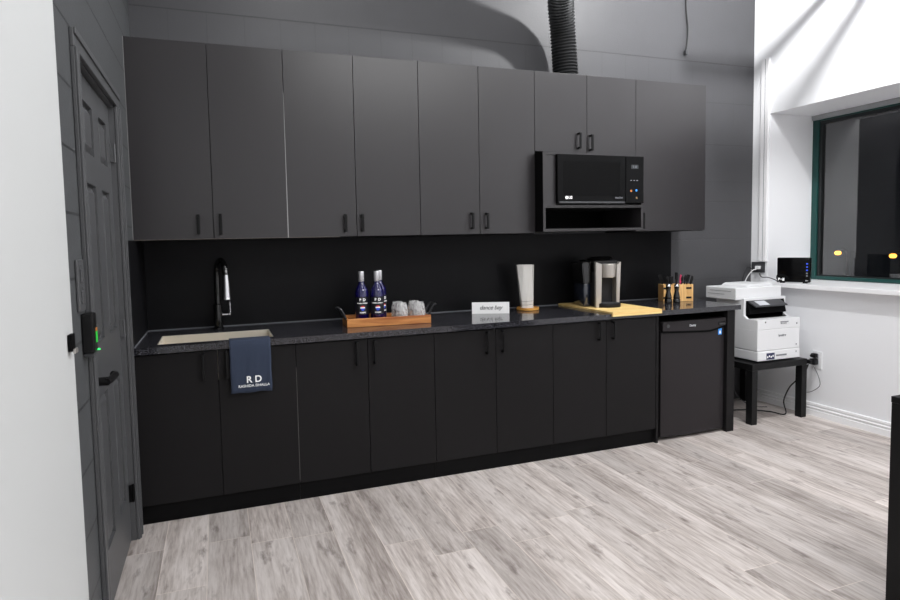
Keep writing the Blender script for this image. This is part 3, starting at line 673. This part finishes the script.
# ------------------------------------------------------------------ side table, printer
t = thing('side_table', 'low square black side table holding the white printer', 'side table', (4.305, -.585, 0))
MB().box(0, .55, 0, .55, .405, .452, .002).build('tabletop', M['black'], t)
for (x, y) in ((0, 0), (.498, 0), (0, .498), (.498, .498)): MB().box(x, x+.052, y, y+.052, .0005, .4045, .001).build('leg', M['black'], t)
t = thing('laser_printer', 'white office laser printer with a tilted dark control panel on the black side table', 'printer', (4.378, -.565, .4525))
PW = .425
MB().box(0, PW, .0, .38, .012, .085, .006).build('paper_drawer', M['white'], t)
MB().box(0, PW, .004, .38, .087, .245, .006).build('lower_body', M['white'], t)
s = MB(); s.prism([(.004, .24), (.004, .318), (.10, .318), (.13, .34), (.125, .470), (.150, .470), (.150, .455), (.38, .455), (.38, .24)], 0, .022, 'YZ', .002); s.prism([(.004, .24), (.004, .318), (.10, .318), (.13, .34), (.125, .470), (.150, .470), (.150, .455), (.38, .455), (.38, .24)], PW-.022, PW, 'YZ', .002)
s.box(.022, PW-.022, .004, .10, .245, .318, .002).box(.022, PW-.022, .30, .38, .245, .455).box(.022, PW-.022, .125, .30, .45, .455).box(.022, PW-.022, .125, .150, .455, .470); s.build('upper_body', M['white'], t)
MB().box(.022, PW-.022, .10, .299, .25, .322).build('output_tray', M['blackmat'], t); MB().box(.0225, .03, .13, .29, .323, .454).box(PW-.03, PW-.0225, .13, .29, .323, .454).box(.03, PW-.03, .27, .299, .323, .454).build('output_cavity', M['blackmat'], t)
MB().hexa([(.03, .095, .355), (PW-.03, .095, .355), (PW-.03, .13, .345), (.03, .13, .345), (.02, .125, .452), (PW-.02, .125, .452), (PW-.02, .14, .452), (.02, .14, .452)]).build('panel_back', M['blackmat'], t)
cpn = MB().hexa([(.04, .055, .408), (PW-.065, .055, .408), (PW-.065, .124, .436), (.04, .124, .436), (.04, .06, .418), (PW-.065, .06, .418), (PW-.065, .124, .450), (.04, .124, .450)]).build('control_panel', M['darkgrey'], t)
MB().hexa([(.09, .065, .4205), (.19, .065, .4205), (.19, .115, .4455), (.09, .115, .4455), (.09, .065, .4225), (.19, .065, .4225), (.19, .115, .4475), (.09, .115, .4475)]).build('screen', M['greyplastic'], cpn)
sc = MB().box(-.048, PW-.01, .155, .44, .4565, .550, .006).build('scanner_unit', M['white'], t)
MB().box(-.0492, -.048, .20, .40, .520, .523).box(-.0492, -.048, .26, .42, .495, .498).build('seam', M['grey_ink'], sc)
MB().prism([(.10, .5505), (.14, .570), (.36, .570), (.37, .5505)], .19, .435, 'XZ', .004).build('feeder_lid', M['white'], t)
MB().box(PW+.0005, PW+.045, .15, .38, .02, .22, .004).build('side_panel', M['greyplastic'], t)
MB().box(.22, .30, -.0012, .001, .292, .298).build('badge', M['grey_ink'], t)
text('lettering', 'brother', .024, M['grey_ink'], t, (.245, .003, .193), bold=.0008)
text('lettering', 'MFC-L3770', .013, M['grey_ink'], t, (.255, .003, .282))
for (x, z) in ((.075, .30), (PW-.035, .275)): MB().cyl((x, .0025, z), .006, .001, 'Y', 10).build('dot', M['darkgrey'], t)
MB().box(.085, .165, -.0012, -.0003, .02, .068).build('sticker', M['navy'], t); 
for k in range(4): MB().box(.090+.018*k, .101+.018*k, -.002, -.0013, .032+.006*(k % 2), .046+.006*(k % 2)).build('sticker_print', M['white_ink'], t)
MB().box(.18, .285, -.003, -.0002, .040, .052, .001).build('drawer_grip', M['grey_ink'], t)
for (x, z) in ((.38, .055), (.38, .11)): MB().box(x, x+.008, -.001, .0, z, z+.012).build('dot', M['grey_ink'], t)

# raceway, wall box, outlet, cables, modem
t = thing('cable_raceway', 'white vertical cable cover on the white wall beside the corner', 'cable cover', (XR, -.12, 1.178))
MB().box(-.020, -.0006, -.035, .035, 0, 1.655, .003).build('channel', M['white_trim'], t); MB().box(-.0215, -.020, -.006, -.003, .002, 1.65).build('seam', M['grey_ink'], t)
t = thing('wall_socket', 'dark socket plate with a white plug below the white cable cover', 'socket', (XR, -.075, 1.085))
MB().box(-.010, -.0006, -.062, .062, 0, .088, .002).build('plate', M['darkgrey'], t)
MB().box(-.038, -.010, -.03, .006, .028, .056, .004).build('plug', M['white'], t)
t = thing('wall_socket', 'white socket plate low on the white wall with black adapters', 'socket', (XR, -.597, .368))
MB().box(-.007, -.0006, -.037, .037, 0, .135, .003).build('plate', M['white'], t)
MB().box(-.012, -.007, -.017, .017, .085, .115, .002).box(-.012, -.007, -.017, .017, .035, .065, .002).build('socket_face', M['greyplastic'], t)
ad = tag(MB().box(-.055, -.0125, -.022, .022, -.022, .022, .005).box(-.085, -.055, -.012, .03, -.014, .016, .004).build('power_adapter', M['black']), 'blocky black power adapter plugged into the low white socket', 'adapter'); ad.location = (XR, -.592, .425)
ad = tag(MB().box(-.045, -.0125, -.018, .018, -.016, .016, .004).cyl((-.060, 0, 0), .012, .016, 'X', 12).build('power_plug', M['black'], None, 40), 'small black plug in the upper outlet of the low white socket', 'plug'); ad.location = (XR, -.592, .472)
def cable(name, pts, r, m, label, n=8, group=None):
    o = MB().tube(spline(pts, n), r, 8).build(name, M[m], None, 60); return tag(o, label, 'cable', group)
cable('power_cable', [(XR-.075, -.58, .405), (XR-.07, -.55, .34), (XR-.10, -.50, .26), (XR-.13, -.47, .20), (XR-.17, -.46, .1), (XR-.20, -.50, .012), (XR-.24, -.40, .008), (4.6, -.30, .008), (4.45, -.25, .008)], .005, 'cable', 'thick black cable looping down behind the side table leg to the floor')
cable('power_cable', [(XR-.06, -.61, .396), (XR-.05, -.64, .33), (XR-.03, -.64, .25), (XR-.035, -.58, .19), (XR-.03, -.52, .17)], .0022, 'darkgrey', 'thin grey cable curling below the black power adapter')
cable('data_cable', [(4.62, -.02, .47), (4.64, -.02, .40), (4.70, -.05, .30), (4.66, -.10, .12), (4.72, -.2, .008), (4.80, -.3, .008)], .003, 'darkgrey', 'thin dark cable dropping behind the printer under the table')
cable('power_cable', [(XR-.040, -.085, 1.112), (XR-.075, -.075, 1.10), (XR-.11, -.05, 1.03), (XR-.13, -.035, .93), (XR-.13, -.03, .8)], .004, 'wcable', 'white cable running down from the plug near the corner')
cable('power_cable', [(XR-.012, -.03, 1.11), (XR-.06, -.02, 1.125), (XR-.10, -.02, 1.07), (XR-.12, -.022, .98), (XR-.12, -.03, .8)], .003, 'cable', 'black cable curling down behind the white printer near the corner')
cable('data_cable', [(XR-.012, -.09, 1.08), (XR-.03, -.13, 1.05), (XR-.03, -.19, 1.05), (XR-.02, -.25, 1.03), (XR-.012, -.262, 1.017), (XR+.02, -.268, 1.02)], .0035, 'cable', 'black cable from the dark socket plate to the modem on the sill')
cable('data_cable', [(4.99, -.270, 1.03), (4.985, -.252, 1.055), (4.97, -.235, 1.075), (4.955, -.235, 1.05), (4.96, -.245, 1.03), (4.985, -.262, 1.02)], .003, 'cable', 'short black cable loop beside the modem')
cable('power_cable', [(4.42, -.12, .007), (4.48, -.17, .007), (4.56, -.15, .007), (4.60, -.10, .007), (4.54, -.07, .007), (4.46, -.10, .016), (4.44, -.16, .016)], .0045, 'cable', 'black cable coiled on the floor under the side table')
t = thing('modem', 'flat black modem box standing on the white window sill', 'modem', (4.897, -.285, 1.0115), -62)
LM, HM = .225, .203
# local x runs along the face; face looks toward -y local
MB().box(0, LM, 0, .055, .008, HM, .007, 3).build('case', M['screen'], t, 30)
MB().box(.02, .05, .005, .05, 0, .008).box(LM-.05, LM-.02, .005, .05, 0, .008).build('foot', M['black'], t)
text('lettering', 'Bell', .03, M['white_ink'], t, (.030, -.0008, .028), bold=.0016)
text('lettering', 'GH', .012, M['white_ink'], t, (LM-.022, -.0008, .022))
for k, z in enumerate((.155, .13, .105, .08, .06)): MB().cyl((LM-.022, -.0008, z), .006, .001, 'Y', 10).build('indicator_light', M['led_blue' if k < 3 else 'grey_ink'], t)

# hanging cord and duct
cable('hanging_cord', [(4.225, -.012, 3.94), (4.215, -.014, 3.5), (4.218, -.013, 3.2), (4.235, -.014, 3.05), (4.228, -.014, 2.93), (4.215, -.016, 2.87)], .0055, 'cable', 'thin dark cord dangling on the dark wall above the cabinets', 6)
tag(MB().box(4.203, 4.229, -.028, -.004, 2.835, 2.872, .003).build('cord_connector', M['darkgrey']), 'small dark connector at the end of the dangling cord', 'connector')
dp = spline([(3.003, -.175, 2.506), (2.990, -.178, 2.68), (2.958, -.205, 2.86), (2.895, -.285, 3.01), (2.83, -.42, 3.13), (2.77, -.56, 3.24), (2.70, -.72, 3.34), (2.55, -1.0, 3.46), (2.35, -1.4, 3.6), (2.2, -1.8, 3.8)], 60)
L = [0]
for a, b_ in zip(dp, dp[1:]): L.append(L[-1]+(b_-a).length)
# resample evenly so that the ribs keep an even pitch
tot = L[-1]; pts = []; i = 0; st = .0055
k = 0
while k*st < tot:
    while L[i+1] < k*st: i += 1
    pts.append(dp[i].lerp(dp[i+1], (k*st-L[i])/(L[i+1]-L[i]))); k += 1
duct = MB().tube(pts, .09, 32, rf=lambda i: .084+.0055*math.sin(i*2*PI/4)).build('flexible_duct', M['duct'], None, 80)
tag(duct, 'dark ribbed flexible air duct rising from the top of the wall cabinets', 'duct')
# unseen pipes below the ceiling, placed to cast the streaks on the white wall
for n_, (y, z) in enumerate(((-.87, 3.33), (-1.09, 3.31))):
    tag(MB().cyl((3.95, y, z), .028, XR-3.95-.001, 'X', 16).build('trim_%d' % (n_+2), M['galv'], None, 40), kind='structure')

# black cabinet at the frame edge
t = thing('reception_desk', 'black desk end standing on the floor, cut off by the photo edge', 'desk', (2.953, -3.05, 0))
MB().box(0, .03, 0, .716, .0005, .776, .001).box(.47, .50, 0, .716, .0005, .776).box(.03, .47, .69, .716, .0005, .776).build('side_board', M['black'], t)
MB().box(-.001, .502, -.001, .718, .7765, .80, .002).build('desk_top', M['black'], t)

# ------------------------------------------------------------------ light
def lamp(kind, name, loc, power, size=.2, col=(1, 1, 1), target=None, sy=None):
    l = bpy.data.lights.new(name, kind); l.energy = power; l.color = col
    if kind == 'AREA':
        l.size = size
        if sy: l.shape = 'RECTANGLE'; l.size_y = sy
    else: l.shadow_soft_size = size
    o = bpy.data.objects.new(name, l); C.objects.link(o); o.location = loc
    if target: o.rotation_euler = (Vector(target)-Vector(loc)).to_track_quat('-Z', 'Y').to_euler()
    return o
lamp('POINT', 'ceiling_lamp_light', (3.8, -1.38, 3.67), 200, .05)
lamp('POINT', 'ceiling_lamp_light', (1.25, -1.5, 3.67), 36, .07)
lamp('AREA', 'ambient_fill_light', (3.0, -4.6, 3.9), 140, 2.4, sy=2.0)  # unseen fill added for general ambient light and the white walls
lamp('AREA', 'ambient_fill_light', (2.0, -2.4, 3.9), 22, 1.2)  # weaker unseen fill, added nearer the cabinets
wd = bpy.data.worlds.new('World'); bpy.context.scene.world = wd; wd.use_nodes = True
wd.node_tree.nodes['Background'].inputs[0].default_value = (.0035, .004, .005, 1); wd.node_tree.nodes['Background'].inputs[1].default_value = 1

# ------------------------------------------------------------------ camera
F_, CX_, CY_ = 578.6, 415.3, 280.13
yaw, pitch, roll = .3288, -.065, -.0221
cyw, syw, cpi, spi, cro, sro = math.cos(yaw), math.sin(yaw), math.cos(pitch), math.sin(pitch), math.cos(roll), math.sin(roll)
f = Vector((syw*cpi, cyw*cpi, spi)); r = Vector((cyw, -syw, 0)); u = r.cross(f)
r2 = cro*r+sro*u; u2 = -sro*r+cro*u
cam = bpy.data.cameras.new('camera'); co = bpy.data.objects.new('camera', cam); C.objects.link(co)
m = Matrix((r2, u2, -f)).transposed().to_4x4(); m.translation = Vector((.6341, -3.7487, 1.4006)); co.matrix_world = m
cam.sensor_width = 36; cam.lens = F_/900*36; cam.shift_x = (450-CX_)/900; cam.shift_y = (CY_-300)/900; cam.clip_start = .02; cam.clip_end = 200
bpy.context.scene.camera = co
vs = bpy.context.scene.view_settings; vs.view_transform = 'Standard'; vs.look = 'None'; vs.exposure = 0
